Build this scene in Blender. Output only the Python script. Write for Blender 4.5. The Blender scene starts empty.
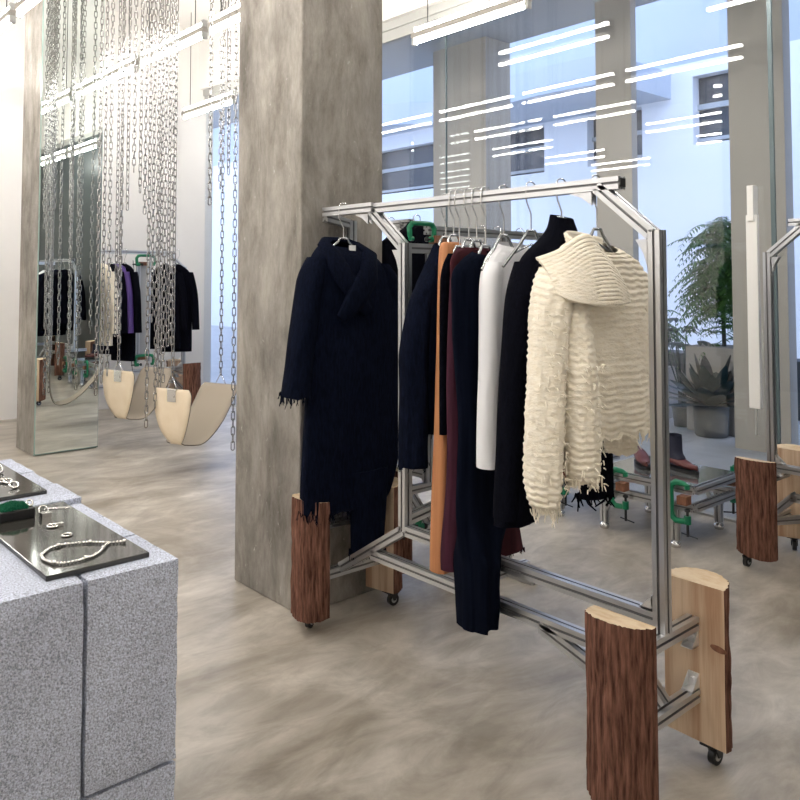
import bpy, math, random
from math import sin, cos, pi, radians, sqrt, atan2, tan
from mathutils import Vector, Matrix, noise
random.seed(7)
scene = bpy.context.scene
COL = scene.collection

# ------------------------------------------------------------------ materials
def nd(nt, t, **kw):
    n = nt.nodes.new(t)
    for k, v in kw.items():
        if k in n.inputs: n.inputs[k].default_value = v
        else: setattr(n, k, v)
    return n

def mat(name, col, rough=.6, metal=0.0, spec=.5, var=None, scale=(8, 8, 8), mix=(.35, .65), detail=5, bump=0, bscale=None, sheen=0, coat=0):
    """principled with an optional second colour mixed by noise and a noise bump"""
    m = bpy.data.materials.new(name); m.use_nodes = True
    nt = m.node_tree; b = nt.nodes['Principled BSDF']
    b.inputs['Base Color'].default_value = (*col, 1)
    b.inputs['Roughness'].default_value = rough
    b.inputs['Metallic'].default_value = metal
    b.inputs['Specular IOR Level'].default_value = spec
    if sheen: b.inputs['Sheen Weight'].default_value = sheen
    if coat: b.inputs['Coat Weight'].default_value = coat
    L = nt.links.new
    if var or bump:
        tc = nd(nt, 'ShaderNodeTexCoord')
        mp = nd(nt, 'ShaderNodeMapping'); mp.inputs['Scale'].default_value = scale
        L(tc.outputs['Object'], mp.inputs['Vector'])
        no = nd(nt, 'ShaderNodeTexNoise', Scale=1.0, Detail=detail, Roughness=.6)
        L(mp.outputs[0], no.inputs['Vector'])
    if var:
        r = nd(nt, 'ShaderNodeValToRGB')
        r.color_ramp.elements[0].position, r.color_ramp.elements[1].position = mix
        r.color_ramp.elements[0].color = (*col, 1); r.color_ramp.elements[1].color = (*var, 1)
        L(no.outputs['Fac'], r.inputs[0]); L(r.outputs[0], b.inputs['Base Color'])
    if bump:
        if bscale:
            mp2 = nd(nt, 'ShaderNodeMapping'); mp2.inputs['Scale'].default_value = bscale
            L(tc.outputs['Object'], mp2.inputs['Vector'])
            n2 = nd(nt, 'ShaderNodeTexNoise', Scale=1.0, Detail=4.0); L(mp2.outputs[0], n2.inputs['Vector'])
        else: n2 = no
        bp = nd(nt, 'ShaderNodeBump', Strength=bump, Distance=.01)
        L(n2.outputs['Fac'], bp.inputs['Height']); L(bp.outputs[0], b.inputs['Normal'])
    return m

def mat_floor():
    m = mat('polished_concrete', (.3, .255, .2), .34, spec=.5)
    nt = m.node_tree; b = nt.nodes['Principled BSDF']; L = nt.links.new
    tc = nd(nt, 'ShaderNodeTexCoord')
    def noise_(sc, det, rot=0, rough=.6, dist=0):
        mp = nd(nt, 'ShaderNodeMapping'); mp.inputs['Scale'].default_value = sc; mp.inputs['Rotation'].default_value = (0, 0, rot)
        L(tc.outputs['Object'], mp.inputs['Vector'])
        n = nd(nt, 'ShaderNodeTexNoise', Scale=1.0, Detail=det, Roughness=rough, Distortion=dist); L(mp.outputs[0], n.inputs['Vector']); return n
    n1 = noise_((.9, 1.6, 1), 7, .5, .62, 1.2); n2 = noise_((3.5, 7, 1), 8, 1.1, .65, .8); n3 = noise_((60, 60, 1), 3)
    r1 = nd(nt, 'ShaderNodeValToRGB'); e = r1.color_ramp.elements
    e[0].position, e[1].position = .33, .7; e[0].color = (.27, .235, .19, 1); e[1].color = (.55, .51, .455, 1)
    L(n1.outputs['Fac'], r1.inputs[0])
    r2 = nd(nt, 'ShaderNodeValToRGB'); e = r2.color_ramp.elements
    e[0].position, e[1].position = .35, .68; e[0].color = (.74, .73, .71, 1); e[1].color = (1.2, 1.2, 1.2, 1)
    L(n2.outputs['Fac'], r2.inputs[0])
    mx = nd(nt, 'ShaderNodeMix', data_type='RGBA', blend_type='MULTIPLY'); mx.inputs[0].default_value = 1
    L(r1.outputs[0], mx.inputs[6]); L(r2.outputs[0], mx.inputs[7]); L(mx.outputs[2], b.inputs['Base Color'])
    rr = nd(nt, 'ShaderNodeMapRange'); rr.inputs[3].default_value = .22; rr.inputs[4].default_value = .48
    L(n2.outputs['Fac'], rr.inputs[0]); L(rr.outputs[0], b.inputs['Roughness'])
    bp = nd(nt, 'ShaderNodeBump', Strength=.04, Distance=.004); L(n3.outputs['Fac'], bp.inputs['Height']); L(bp.outputs[0], b.inputs['Normal'])
    return m

def mat_column():
    m = mat('board_formed_concrete', (.3, .27, .23), .9, spec=.2)
    nt = m.node_tree; b = nt.nodes['Principled BSDF']; L = nt.links.new
    tc = nd(nt, 'ShaderNodeTexCoord')
    def noise_(sc, det, dist=0, rough=.6):
        mp = nd(nt, 'ShaderNodeMapping'); mp.inputs['Scale'].default_value = sc
        L(tc.outputs['Object'], mp.inputs['Vector'])
        n = nd(nt, 'ShaderNodeTexNoise', Scale=1.0, Detail=det, Distortion=dist, Roughness=rough); L(mp.outputs[0], n.inputs['Vector']); return n
    n1 = noise_((5, 5, 1.9), 10, .25, .74); n2 = noise_((26, 26, 7), 6, .5, .7); n3 = noise_((1.6, 1.6, 1.3), 3); n4 = noise_((30, 30, 14), 6, .8, .7)
    r1 = nd(nt, 'ShaderNodeValToRGB'); e = r1.color_ramp.elements
    e[0].position, e[1].position = .32, .7; e[0].color = (.15, .135, .115, 1); e[1].color = (.44, .41, .37, 1)
    L(n1.outputs['Fac'], r1.inputs[0])
    r3 = nd(nt, 'ShaderNodeValToRGB'); e = r3.color_ramp.elements
    e[0].position, e[1].position = .38, .62; e[0].color = (.78, .78, .79, 1); e[1].color = (1.12, 1.12, 1.12, 1)
    L(n3.outputs['Fac'], r3.inputs[0])
    mx = nd(nt, 'ShaderNodeMix', data_type='RGBA', blend_type='MULTIPLY'); mx.inputs[0].default_value = 1
    L(r1.outputs[0], mx.inputs[6]); L(r3.outputs[0], mx.inputs[7])
    # pale chips of lime where the skin has broken away
    r4 = nd(nt, 'ShaderNodeValToRGB'); e = r4.color_ramp.elements
    e[0].position, e[1].position = .64, .74; e[0].color = (0, 0, 0, 1); e[1].color = (1, 1, 1, 1)
    L(n4.outputs['Fac'], r4.inputs[0])
    mx2 = nd(nt, 'ShaderNodeMix', data_type='RGBA'); L(r4.outputs[0], mx2.inputs[0]); L(mx.outputs[2], mx2.inputs[6])
    mx2.inputs[7].default_value = (.62, .6, .56, 1); L(mx2.outputs[2], b.inputs['Base Color'])
    bp = nd(nt, 'ShaderNodeBump', Strength=.7, Distance=.02); L(n2.outputs['Fac'], bp.inputs['Height']); L(bp.outputs[0], b.inputs['Normal'])
    return m

def mat_block():
    m = mat('aerated_block', (.5, .5, .52), .95, spec=.15)
    nt = m.node_tree; b = nt.nodes['Principled BSDF']; L = nt.links.new
    tc = nd(nt, 'ShaderNodeTexCoord')
    n = nd(nt, 'ShaderNodeTexNoise', Scale=270.0, Detail=3.0, Roughness=.6); L(tc.outputs['Object'], n.inputs['Vector'])
    v = nd(nt, 'ShaderNodeTexVoronoi', Scale=240.0); L(tc.outputs['Object'], v.inputs['Vector'])
    n2 = nd(nt, 'ShaderNodeTexNoise', Scale=5.0, Detail=3.0); L(tc.outputs['Object'], n2.inputs['Vector'])
    r = nd(nt, 'ShaderNodeValToRGB'); e = r.color_ramp.elements
    e[0].position, e[1].position = .32, .62; e[0].color = (.26, .285, .355, 1); e[1].color = (.71, .755, .89, 1)
    L(n.outputs['Fac'], r.inputs[0])
    r2 = nd(nt, 'ShaderNodeValToRGB'); e = r2.color_ramp.elements
    e[0].position, e[1].position = .3, .7; e[0].color = (.86, .86, .86, 1); e[1].color = (1.1, 1.1, 1.1, 1)
    L(n2.outputs['Fac'], r2.inputs[0])
    mx = nd(nt, 'ShaderNodeMix', data_type='RGBA', blend_type='MULTIPLY'); mx.inputs[0].default_value = 1
    L(r.outputs[0], mx.inputs[6]); L(r2.outputs[0], mx.inputs[7]); L(mx.outputs[2], b.inputs['Base Color'])
    bp = nd(nt, 'ShaderNodeBump', Strength=.6, Distance=.004); L(v.outputs['Distance'], bp.inputs['Height']); L(bp.outputs[0], b.inputs['Normal'])
    return m

def mat_glass(name, tint, refl=1.0):
    m = bpy.data.materials.new(name); m.use_nodes = True
    nt = m.node_tree; nt.nodes.clear(); L = nt.links.new
    o = nd(nt, 'ShaderNodeOutputMaterial'); t = nd(nt, 'ShaderNodeBsdfTransparent'); t.inputs[0].default_value = (*tint, 1)
    g = nd(nt, 'ShaderNodeBsdfGlossy'); g.inputs['Roughness'].default_value = .0
    f = nd(nt, 'ShaderNodeFresnel', IOR=1.5)
    ge = nd(nt, 'ShaderNodeNewGeometry'); mr = nd(nt, 'ShaderNodeMapRange'); mr.inputs[3].default_value = 1.5; mr.inputs[4].default_value = 1 / 1.5
    L(ge.outputs['Backfacing'], mr.inputs[0]); L(mr.outputs[0], f.inputs['IOR'])   # both faces of the pane reflect alike
    mu = nd(nt, 'ShaderNodeMath', operation='MULTIPLY'); mu.inputs[1].default_value = refl
    L(f.outputs[0], mu.inputs[0])
    x = nd(nt, 'ShaderNodeMixShader'); L(mu.outputs[0], x.inputs[0]); L(t.outputs[0], x.inputs[1]); L(g.outputs[0], x.inputs[2])
    L(x.outputs[0], o.inputs[0]); return m

def mat_emit(name, col, s):
    m = bpy.data.materials.new(name); m.use_nodes = True
    nt = m.node_tree; nt.nodes.clear()
    o = nd(nt, 'ShaderNodeOutputMaterial'); e = nd(nt, 'ShaderNodeEmission', Strength=s); e.inputs[0].default_value = (*col, 1)
    nt.links.new(e.outputs[0], o.inputs[0]); return m

M = {}
M['floor'] = mat_floor(); M['column'] = mat_column(); M['block'] = mat_block()
M['wall'] = mat('painted_plaster', (.8, .78, .75), .8, spec=.25, var=(.84, .82, .79), scale=(1, 1, 1))
M['ceiling'] = mat('ceiling_paint', (.78, .76, .73), .85)
M['frame'] = mat('grey_window_frame', (.42, .42, .4), .5)
M['post'] = mat('cream_post_paint', (.4, .36, .3), .55)
M['seal'] = mat('glazing_seal', (.1, .14, .15), .4)
M['darkpanel'] = mat('dark_teal_grey_panel', (.045, .058, .06), .35)
M['handle'] = mat('white_door_handle', (.8, .79, .76), .4)
M['glass'] = mat_glass('window_glass', (.96, .975, .985), 1.1)
M['mirror'] = mat('mirror_silver', (.84, .89, .87), .0, 1.0)
M['mirror_edge'] = mat('mirror_edge_glass', (.25, .35, .32), .15)
M['alu'] = mat('anodised_aluminium', (.6, .61, .63), .32, .92)
M['slot_shade'] = mat('shadow_grey_slot', (.24, .24, .25), .5, .6)  # slot faces darker than the bar: recess shade put into the colour
M['steel'] = mat('bright_steel', (.75, .75, .75), .22, 1.0)
M['chain'] = mat('chain_steel', (.38, .37, .36), .22, 1.0)
M['slot'] = mat('black_plastic', (.012, .012, .013), .4)
M['wheel_grey'] = mat('caster_hub', (.5, .5, .5), .35, .6)
M['bracket'] = mat('zinc_bracket', (.8, .8, .8), .35, .8)
M['bark'] = mat('red_brown_bark', (.06, .024, .016), .95, spec=.12, var=(.3, .15, .105), scale=(85, 85, 9), mix=(.34, .74), bump=1.0, detail=9)
M['wood'] = mat('sawn_timber', (.66, .5, .35), .65, var=(.42, .25, .15), scale=(20, 16, .9), mix=(.42, .62), bump=.1)
M['endgrain'] = mat('cut_log_end', (.72, .58, .4), .65, var=(.6, .42, .24), scale=(45, 18, 10), mix=(.4, .7))
M['sapwood_dark'] = mat('dark_wood_block', (.15, .06, .03), .7, var=(.25, .11, .06), scale=(60, 60, 20))
M['clamp'] = mat('green_enamel', (.0, .17, .075), .4)
M['navy'] = mat('navy_wool', (.002, .0032, .0085), .95, spec=.05, var=(.005, .0075, .019), scale=(120, 120, 25), bump=.35)
M['black'] = mat('black_knit', (.0018, .002, .0042), .95, spec=.05, var=(.004, .0045, .009), scale=(160, 160, 60), bump=.35)
M['sheer'] = mat('dark_crepe', (.002, .0032, .0085), .9, spec=.04, var=(.004, .006, .014), scale=(60, 60, 3))
M['rust'] = mat('rust_satin', (.52, .23, .1), .6, spec=.3, var=(.42, .175, .075), scale=(50, 50, 2))
M['plum'] = mat('plum_wool', (.06, .014, .03), .85, spec=.2, var=(.04, .01, .02), scale=(60, 60, 3))
M['maroon'] = mat('maroon_wool', (.05, .008, .014), .85, spec=.2, var=(.03, .006, .01), scale=(60, 60, 3))
M['white'] = mat('white_cotton', (.8, .8, .82), .75, spec=.2)
M['cream'] = mat('cream_wool_knit', (.84, .76, .61), .95, spec=.1, var=(.9, .84, .72), scale=(35, 35, 90), bump=.6, sheen=.2)
M['purple'] = mat('purple_satin', (.09, .045, .22), .5)
M['greycloth'] = mat('grey_trim_cloth', (.4, .41, .43), .8)
M['hangerp'] = mat('grey_hanger', (.55, .57, .58), .25, .85)
M['tag'] = mat('white_label', (.85, .85, .85), .6)
M['swing'] = mat('tan_leather_face', (.7, .58, .42), .5, var=(.76, .65, .5), scale=(6, 6, 6))
M['swing_in'] = mat('shaded_suede_back', (.36, .31, .25), .85)  # grey-tan suede inner face, darkened to carry the shade on the far panel
M['swing_edge'] = mat('dark_leather_edge', (.1, .08, .06), .6)
M['gloss_black'] = mat('black_glossy_plate', (.035, .034, .03), .07, spec=.55)
M['silver'] = mat('silver_jewellery', (.85, .84, .82), .15, 1.0)
M['green_fuzz'] = mat('green_moss_velvet', (.0, .13, .06), .9)
M['leaf'] = mat('fern_leaf', (.02, .075, .015), .55, var=(.07, .17, .035), scale=(9, 9, 9))
M['leaf_dark'] = mat('dark_blue_green_leaf', (.012, .032, .032), .35, var=(.03, .06, .06), scale=(12, 12, 12))
M['leaf_brown'] = mat('brown_green_leaf', (.03, .028, .02), .4)
M['pot'] = mat('grey_concrete_pot', (.075, .08, .08), .8, var=(.1, .105, .1), scale=(9, 9, 9))
M['planter'] = mat('taupe_planter', (.3, .28, .26), .8)
M['lowwall'] = mat('dark_grey_render', (.09, .095, .1), .8)
M['facade'] = mat('white_facade_paint', (.78, .79, .8), .8)
M['facade_dimmed'] = mat('dimmed_facade_paint', (.47, .52, .58), .8)  # facade colour darkened so balcony and upper wall look less lit by the sky
M['soffit'] = mat('grey_soffit', (.4, .42, .43), .7)
M['darkwin'] = mat('dark_window', (.05, .055, .06), .25)
M['pave'] = mat('outside_paving', (.36, .36, .36), .5, var=(.45, .45, .45), scale=(2, 2, 2))
M['tube'] = mat_emit('lit_tube', (1, .965, .92), 52)
M['tray'] = mat('lamp_tray_enamel', (.3, .28, .25), .5)
M['shoe_navy'] = mat('navy_suede', (.015, .018, .04), .8)
M['shoe_maroon'] = mat('maroon_leather', (.1, .02, .018), .45)
M['shoe_blue'] = mat('blue_grey_leather', (.07, .1, .14), .5)
M['tableglass'] = mat('reflective_table_top', (.55, .57, .58), .06, .85)

# ------------------------------------------------------------------ mesh helpers
class MB:
    def __init__(s): s.v = []; s.f = []; s.mi = []; s.sm = []
    def add(s, vs, fs, mi=0, sm=False):
        o = len(s.v); s.v += [tuple(p) for p in vs]
        for f in fs:
            s.f.append(tuple(i + o for i in f)); s.mi.append(mi); s.sm.append(sm)
        return s
    def box(s, lo, hi, mi=0, rot=None):
        (x0, y0, z0), (x1, y1, z1) = lo, hi
        vs = [(x0, y0, z0), (x1, y0, z0), (x1, y1, z0), (x0, y1, z0), (x0, y0, z1), (x1, y0, z1), (x1, y1, z1), (x0, y1, z1)]
        if rot:
            c = Vector(((x0 + x1) / 2, (y0 + y1) / 2, (z0 + z1) / 2)); vs = [c + rot @ (Vector(p) - c) for p in vs]
        return s.add(vs, [(0, 3, 2, 1), (4, 5, 6, 7), (0, 1, 5, 4), (1, 2, 6, 5), (2, 3, 7, 6), (3, 0, 4, 7)], mi)
    def prism(s, sec, p0, p1, up=(0, 0, 1), mi=0, sm=False, cap=True, capmi=None):
        p0, p1 = Vector(p0), Vector(p1); d = (p1 - p0).normalized(); up = Vector(up)
        if abs(d.dot(up)) > .98: up = Vector((1, 0, 0))
        a = d.cross(up).normalized(); b = a.cross(d).normalized(); n = len(sec)
        vs = [p0 + a * x + b * y for x, y in sec] + [p1 + a * x + b * y for x, y in sec]
        if sec is SEC:
            s.add(vs, [(i, (i + 1) % n, n + (i + 1) % n, n + i) for i in range(n) if i % 5 not in (1, 2, 3)], mi, sm)
            s.add(vs, [(i, (i + 1) % n, n + (i + 1) % n, n + i) for i in range(n) if i % 5 in (1, 2, 3)], 1, sm)
        else:
            s.add(vs, [(i, (i + 1) % n, n + (i + 1) % n, n + i) for i in range(n)], mi, sm)
        if cap: s.add(vs, [tuple(range(n - 1, -1, -1)), tuple(range(n, 2 * n))], mi if capmi is None else capmi)
        return s
    def tube(s, pts, r, n=8, mi=0, closed=False, sm=True, flat=1.0):
        pts = [Vector(p) for p in pts]; N = len(pts); rr = r if isinstance(r, (list, tuple)) else [r] * N
        tan_ = []
        for i in range(N):
            a = pts[i - 1] if (i or closed) else pts[i]; b = pts[(i + 1) % N] if (i < N - 1 or closed) else pts[i]
            t = (b - a); tan_.append(t.normalized() if t.length > 1e-9 else Vector((0, 0, 1)))
        up = Vector((0, 0, 1)) if abs(tan_[0].z) < .9 else Vector((1, 0, 0))
        a = tan_[0].cross(up).normalized(); vs = []
        for i in range(N):
            a = (a - tan_[i] * a.dot(tan_[i])).normalized(); b = tan_[i].cross(a)
            for k in range(n):
                th = 2 * pi * k / n; vs.append(pts[i] + a * (cos(th) * rr[i]) + b * (sin(th) * rr[i] * flat))
        fs = []
        for i in range(N if closed else N - 1):
            j = (i + 1) % N
            for k in range(n): fs.append((i * n + k, i * n + (k + 1) % n, j * n + (k + 1) % n, j * n + k))
        s.add(vs, fs, mi, sm)
        if not closed: s.add(vs, [tuple(range(n - 1, -1, -1)), tuple(range((N - 1) * n, N * n))], mi)
        return s
    def lathe(s, prof, c=(0, 0, 0), n=20, mi=0, axis='z', sm=True):
        vs = []
        for r, z in prof:
            for k in range(n):
                t = 2 * pi * k / n; p = (r * cos(t), r * sin(t), z)
                if axis == 'x': p = (p[2], p[0], p[1])
                if axis == 'y': p = (p[0], p[2], p[1])
                vs.append((p[0] + c[0], p[1] + c[1], p[2] + c[2]))
        N = len(prof); fs = [(i * n + k, i * n + (k + 1) % n, (i + 1) * n + (k + 1) % n, (i + 1) * n + k) for i in range(N - 1) for k in range(n)]
        s.add(vs, fs, mi, sm); s.add(vs, [tuple(range(n - 1, -1, -1)), tuple(range((N - 1) * n, N * n))], mi); return s
    def build(s, name, mats, parent=None, solid=0, bevel=0, sub=0):
        me = bpy.data.meshes.new(name); me.from_pydata(s.v, [], s.f)
        for m in (mats if isinstance(mats, (list, tuple)) else [mats]): me.materials.append(M[m])
        me.polygons.foreach_set('material_index', s.mi); me.polygons.foreach_set('use_smooth', s.sm)
        me.update()
        o = bpy.data.objects.new(name, me); COL.objects.link(o)
        if parent: o.parent = parent
        if solid:
            d = o.modifiers.new('thickness', 'SOLIDIFY'); d.thickness = solid; d.offset = 0
        if bevel:
            d = o.modifiers.new('bevel', 'BEVEL'); d.width = bevel; d.segments = 2; d.limit_method = 'ANGLE'
        if sub:
            d = o.modifiers.new('sub', 'SUBSURF'); d.levels = d.render_levels = sub
        return o

def tag(o, label, cat, group=None, kind=None):
    o['label'] = label; o['category'] = cat
    if group: o['group'] = group
    if kind: o['kind'] = kind
    return o
def thing(name, label, cat, loc=(0, 0, 0), rz=0, group=None):
    o = bpy.data.objects.new(name, None); COL.objects.link(o); o.empty_display_size = .1
    o.location = loc; o.rotation_euler = (0, 0, rz); return tag(o, label, cat, group)
def struct(name, mb, m, parent=None, **kw):
    o = mb.build(name, m, parent, **kw)
    if parent is None: o['kind'] = 'structure'
    return o
def slot_section(w=.04):
    h = w / 2; g = .0042; d = .008; q = []
    side = [(-h, -h), (-g, -h), (-g, -h + d), (g, -h + d), (g, -h)]
    for k in range(4):
        c, s_ = cos(k * pi / 2), sin(k * pi / 2)
        q += [(x * c - y * s_, x * s_ + y * c) for x, y in side]
    return q
SEC = slot_section()
def bar(name, p0, p1, parent, m='alu', sec=None, up=(0, 0, 1)):
    return MB().prism(sec or SEC, p0, p1, up).build(name, [m, 'slot_shade'], parent)

# ------------------------------------------------------------------ the room
GX = 4.92; YB = 9.3; CZ = 4.7
struct('floor', MB().box((-3.5, -3, -.1), (GX, YB, 0)), 'floor')
struct('ceiling', MB().box((-3.5, -3, CZ), (GX, YB, CZ + .1)), 'ceiling')
struct('wall_left', MB().box((-3.6, -3, 0), (-3.5, YB, CZ)), 'wall')
struct('wall_back', MB().box((-3.6, YB, 0), (GX + .1, YB + .1, CZ)), 'wall')
struct('wall_front', MB().box((-3.6, -3.1, 0), (GX + .1, -3, CZ)), 'wall')
struct('wall_right', MB().box((GX - .1, -3, 3.94), (GX + .12, YB, CZ)), 'wall')
struct('wall_entrance', MB().box((GX - .04, -3, 0), (GX + .06, 1.75, 4.3)), 'darkpanel')
struct('trim_1', MB().box((GX - .05, -3, 3.86), (GX + .07, YB, 3.94)).box((GX - .03, -3, 3.76), (GX + .05, YB, 3.86)), 'frame')
struct('trim_2', MB().box((GX - .035, -3, 0), (GX + .035, YB, .015)), 'frame')
JY = [1.75, 2.12, 4.93, 7.75, YB]
for i in range(4):
    o = struct('window_%d' % (i + 1), MB().box((GX - .006, JY[i] + .004, .015), (GX + .006, JY[i + 1] - .004, 3.76)), 'glass')
    if i < 3:
        w = .013 if i == 0 else .004
        MB().box((GX - .008, JY[i + 1] - w, .015), (GX + .008, JY[i + 1] + w, 3.76)).build('glazing_joint', 'seal', o)
# pull handle of the glass door
t = thing('door_pull', 'long white vertical pull handle on the glass door', 'door handle', (GX, 2.23, 0))
MB().box((-.062, -.035, .72), (-.03, .035, 1.9)).build('grip', 'handle', t, bevel=.004)
MB().box((-.075, -.02, 1.86), (-.006, .02, 2.08)).build('upper_plate', 'handle', t, bevel=.004)
MB().tube([(-.045, 0, .56), (-.045, 0, .74)], .009).box((-.05, -.012, .72), (-.006, .012, .75)).build('lower_rod', 'frame', t)

# columns
def noisy_column(name, x0, y0, x1, y1, label):
    o = struct(name, MB().box((x0, y0, 0), (x1, y1, CZ)), 'column', bevel=.008)
    o['label'] = label; o['category'] = 'column'; return o
noisy_column('concrete_column', 2.085, 3.03, 2.575, 3.6, 'bare weathered concrete column beside the clothes rack')
noisy_column('concrete_column', 2.235, 7.215, 2.775, 7.7, 'concrete column far left faced with a tall mirror')
mo = MB().box((2.235, 7.195, 0.01), (2.775, 7.213, CZ - .01), 1).box((2.24, 7.19, .02), (2.77, 7.196, CZ - .02), 0).build('mirror', ['mirror', 'mirror_edge'])
tag(mo, 'tall frameless mirror covering the face of the far left concrete column', 'mirror')

# ------------------------------------------------------------------ lamps
def lamp(x, y, z, L, label):
    t = thing('batten_lamp', label, 'lamp', (x, y, z), 0, 'twin tube ceiling lamps')
    MB().box((-.03, -L / 2, -.022), (.03, L / 2, .022)).build('tray', 'tray', t, bevel=.004)
    for s in (-1, 1):
        MB().tube([(0, -L / 2 + .03, s * .054), (0, L / 2 - .03, s * .054)], .013, 10).build('tube', 'tube', t)
    for e in (-1, 1):
        MB().box((-.02, e * (L / 2 - .015) - .014, -.075), (.02, e * (L / 2 - .015) + .014, .075)).build('tube_holder', 'frame', t)
    for e in (-1, 1):
        MB().tube([(0, e * L * .36, .07), (0, e * L * .36, CZ - z)], .004, 6).build('suspension_wire', 'slot', t)
rows = [(4.4, [.9, 2.2, 4.18, 8.28], 'row nearest the window'), (3.02, [.6, 3.75, 5.05, 6.35, 7.66], 'second row from the window'),
        (1.755, [-.3, 3.5, 5.6, 6.95, 8.25], 'third row from the window'), (.44, [-.5, 1.2, 3.2, 5.1, 7.8], 'fourth row from the window'),
        (-.9, [.6, 2.6, 3.9, 5.1, 7.8], 'fifth row from the window'), (-2.2, [2.6, 5.1, 7.8], 'row by the blank wall')]  # near-end lamps and some others out of view are added for brightness
nm = ['unseen nearest end', 'second', 'third', 'fourth', 'fifth', 'sixth']
for x, ys, rn in rows:
    for k, y in enumerate(ys):
        lab = 'twin tube lamp hung in the %s, %s along it' % (rn, nm[k])
        if (x, y) == (4.4, 4.18): lab = 'twin tube lamp hung in front of the glass right of the concrete column'
        if (x, y) == (4.4, 8.28): lab = 'small far twin tube lamp hung left of the concrete column by the window corner'
        if (x, y) == (3.02, 6.35): lab = 'twin tube lamp glowing behind the chain curtain, nearer of the two'
        if (x, y) == (3.02, 7.66): lab = 'twin tube lamp behind the chain curtain beside the mirror'
        if (x, y) == (1.755, 6.95): lab = 'twin tube lamp in the top left corner above the blank wall'
        lamp(x, y, 3.5, 1.22, lab)

# ------------------------------------------------------------------ garment racks
def half_log(mb, cx, cy, w, dep, sgn, z0, z1, seed):
    """half round log, flat sawn face at x=cx, bark bulging towards sgn*x"""
    nz = 64; na = 48; vs = []; rnd = random.Random(seed); ph = [rnd.uniform(0, 6.28) for _ in range(6)]
    for i in range(nz + 1):
        z = z0 + (z1 - z0) * i / nz
        for k in range(na + 1):
            a = pi * k / na
            b = 1 + .05 * noise.noise((cos(a) * 9 + seed, sin(a) * 9, z * 2.2)) + .055 * noise.noise((cos(a) * 14 + seed, sin(a) * 14, z * 7)) + .07 * abs(noise.noise((cos(a) * 22 + seed, sin(a) * 22, z * 13)))
            px = sgn * sin(a) ** .8 * dep * b; py = -cos(a) * w / 2 * (b if 0 < k < na else 1 + .03 * noise.noise((0, k, z * 3 + seed)))
            zz = z + (.012 * sin(a * 1.3 + ph[0]) if i == 0 else 0) + (.012 * sin(a) if i == nz else 0)
            vs.append((cx + px, cy + py, zz))
    n = na + 1
    fl = [(i * n + k, i * n + k + 1, (i + 1) * n + k + 1, (i + 1) * n + k) for i in range(nz) for k in range(na)]
    mb.add(vs, fl, 0, True)
    mb.add(vs, [(i * n, (i + 1) * n, (i + 1) * n + na, i * n + na) for i in range(nz)], 1)
    mb.add(vs, [tuple(range(n)), tuple(range(nz * n, nz * n + n))], 2)
    return mb

def caster(x, y, parent, ang=.4):
    mb = MB()
    mb.box((x - .028, y - .028, .064), (x + .028, y + .028, .07)).tube([(x, y, .05), (x, y, .066)], .012, 10)
    c, s = cos(ang), sin(ang)
    wx, wy = x + .014 * c, y + .014 * s
    for q in (-1, 1):
        ox, oy = -s * .014 * q, c * .014 * q
        mb.prism([(-.006, -.002), (.006, -.002), (.02, .03), (-.02, .03)], (wx + ox * 1.05 - ox * .1, wy + oy * 1.05 - oy * .1, .028), (wx + ox * 1.2, wy + oy * 1.2, .028))
    mb.prism([(.027 * cos(a * pi / 12), .027 * sin(a * pi / 12)) for a in range(24)], (wx + s * .01, wy - c * .01, .028), (wx - s * .01, wy + c * .01, .028), mi=0, sm=True)
    mb.prism([(.014 * cos(a * pi / 8), .014 * sin(a * pi / 8)) for a in range(16)], (wx + s * .0118, wy - c * .0118, .028), (wx - s * .0118, wy + c * .0118, .028), mi=1, sm=True)
    return mb.build('caster', ['slot', 'wheel_grey'], parent)

def bracket(p, ax, parent):
    """angle bracket with a bolt: ax 0 -> leg along x, 1 -> leg along y"""
    x, y, z = p; mb = MB(); w = .018
    if ax == 0:
        s = 1
        mb.box((x, y - w, z), (x + .004, y + w, z + .045)).box((x - .042, y - w, z), (x, y + w, z + .004))
        for q in (-1, 1): mb.add([(x, y + q * w, z), (x - .042, y + q * w, z), (x, y + q * w, z + .045)], [(0, 1, 2)])
        mb.tube([(x - .012, y, z + .025), (x + .001, y, z + .025)], .008, 8)
    else:
        mb.box((x - w, y, z), (x + w, y + .004, z + .045)).box((x - w, y, z), (x + w, y + .045, z + .004))
        for q in (-1, 1): mb.add([(x + q * w, y, z), (x + q * w, y + .045, z), (x + q * w, y, z + .045)], [(0, 1, 2)])
        mb.tube([(x, y + .02, z + .002), (x, y + .02, z + .014)], .008, 8)
    return mb.build('angle_bracket', 'bracket', parent)

def gusset(parent, y, z, dy, dz, x=0):
    """slim ribbed corner strut that joins a brace to a rail"""
    mb = MB()
    for q in (-.014, .008):
        pts = [(x + q, y, z), (x + q, y + dy, z), (x + q, y + dy * .42, z + dz * .42), (x + q, y, z + dz)]; p2 = [(p[0] + .006, p[1], p[2]) for p in pts]
        mb.add(pts + p2, [(0, 1, 2, 3), (7, 6, 5, 4)] + [(i, (i + 1) % 4, 4 + (i + 1) % 4, 4 + i) for i in range(4)])
    if abs(dz) > .06: mb.box((x - .014, y + min(0, dy * .1), z + min(0, dz)), (x + .014, y + max(0, dy * .1), z + max(0, dz)))
    return mb.build('corner_gusset', 'alu', parent)

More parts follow.
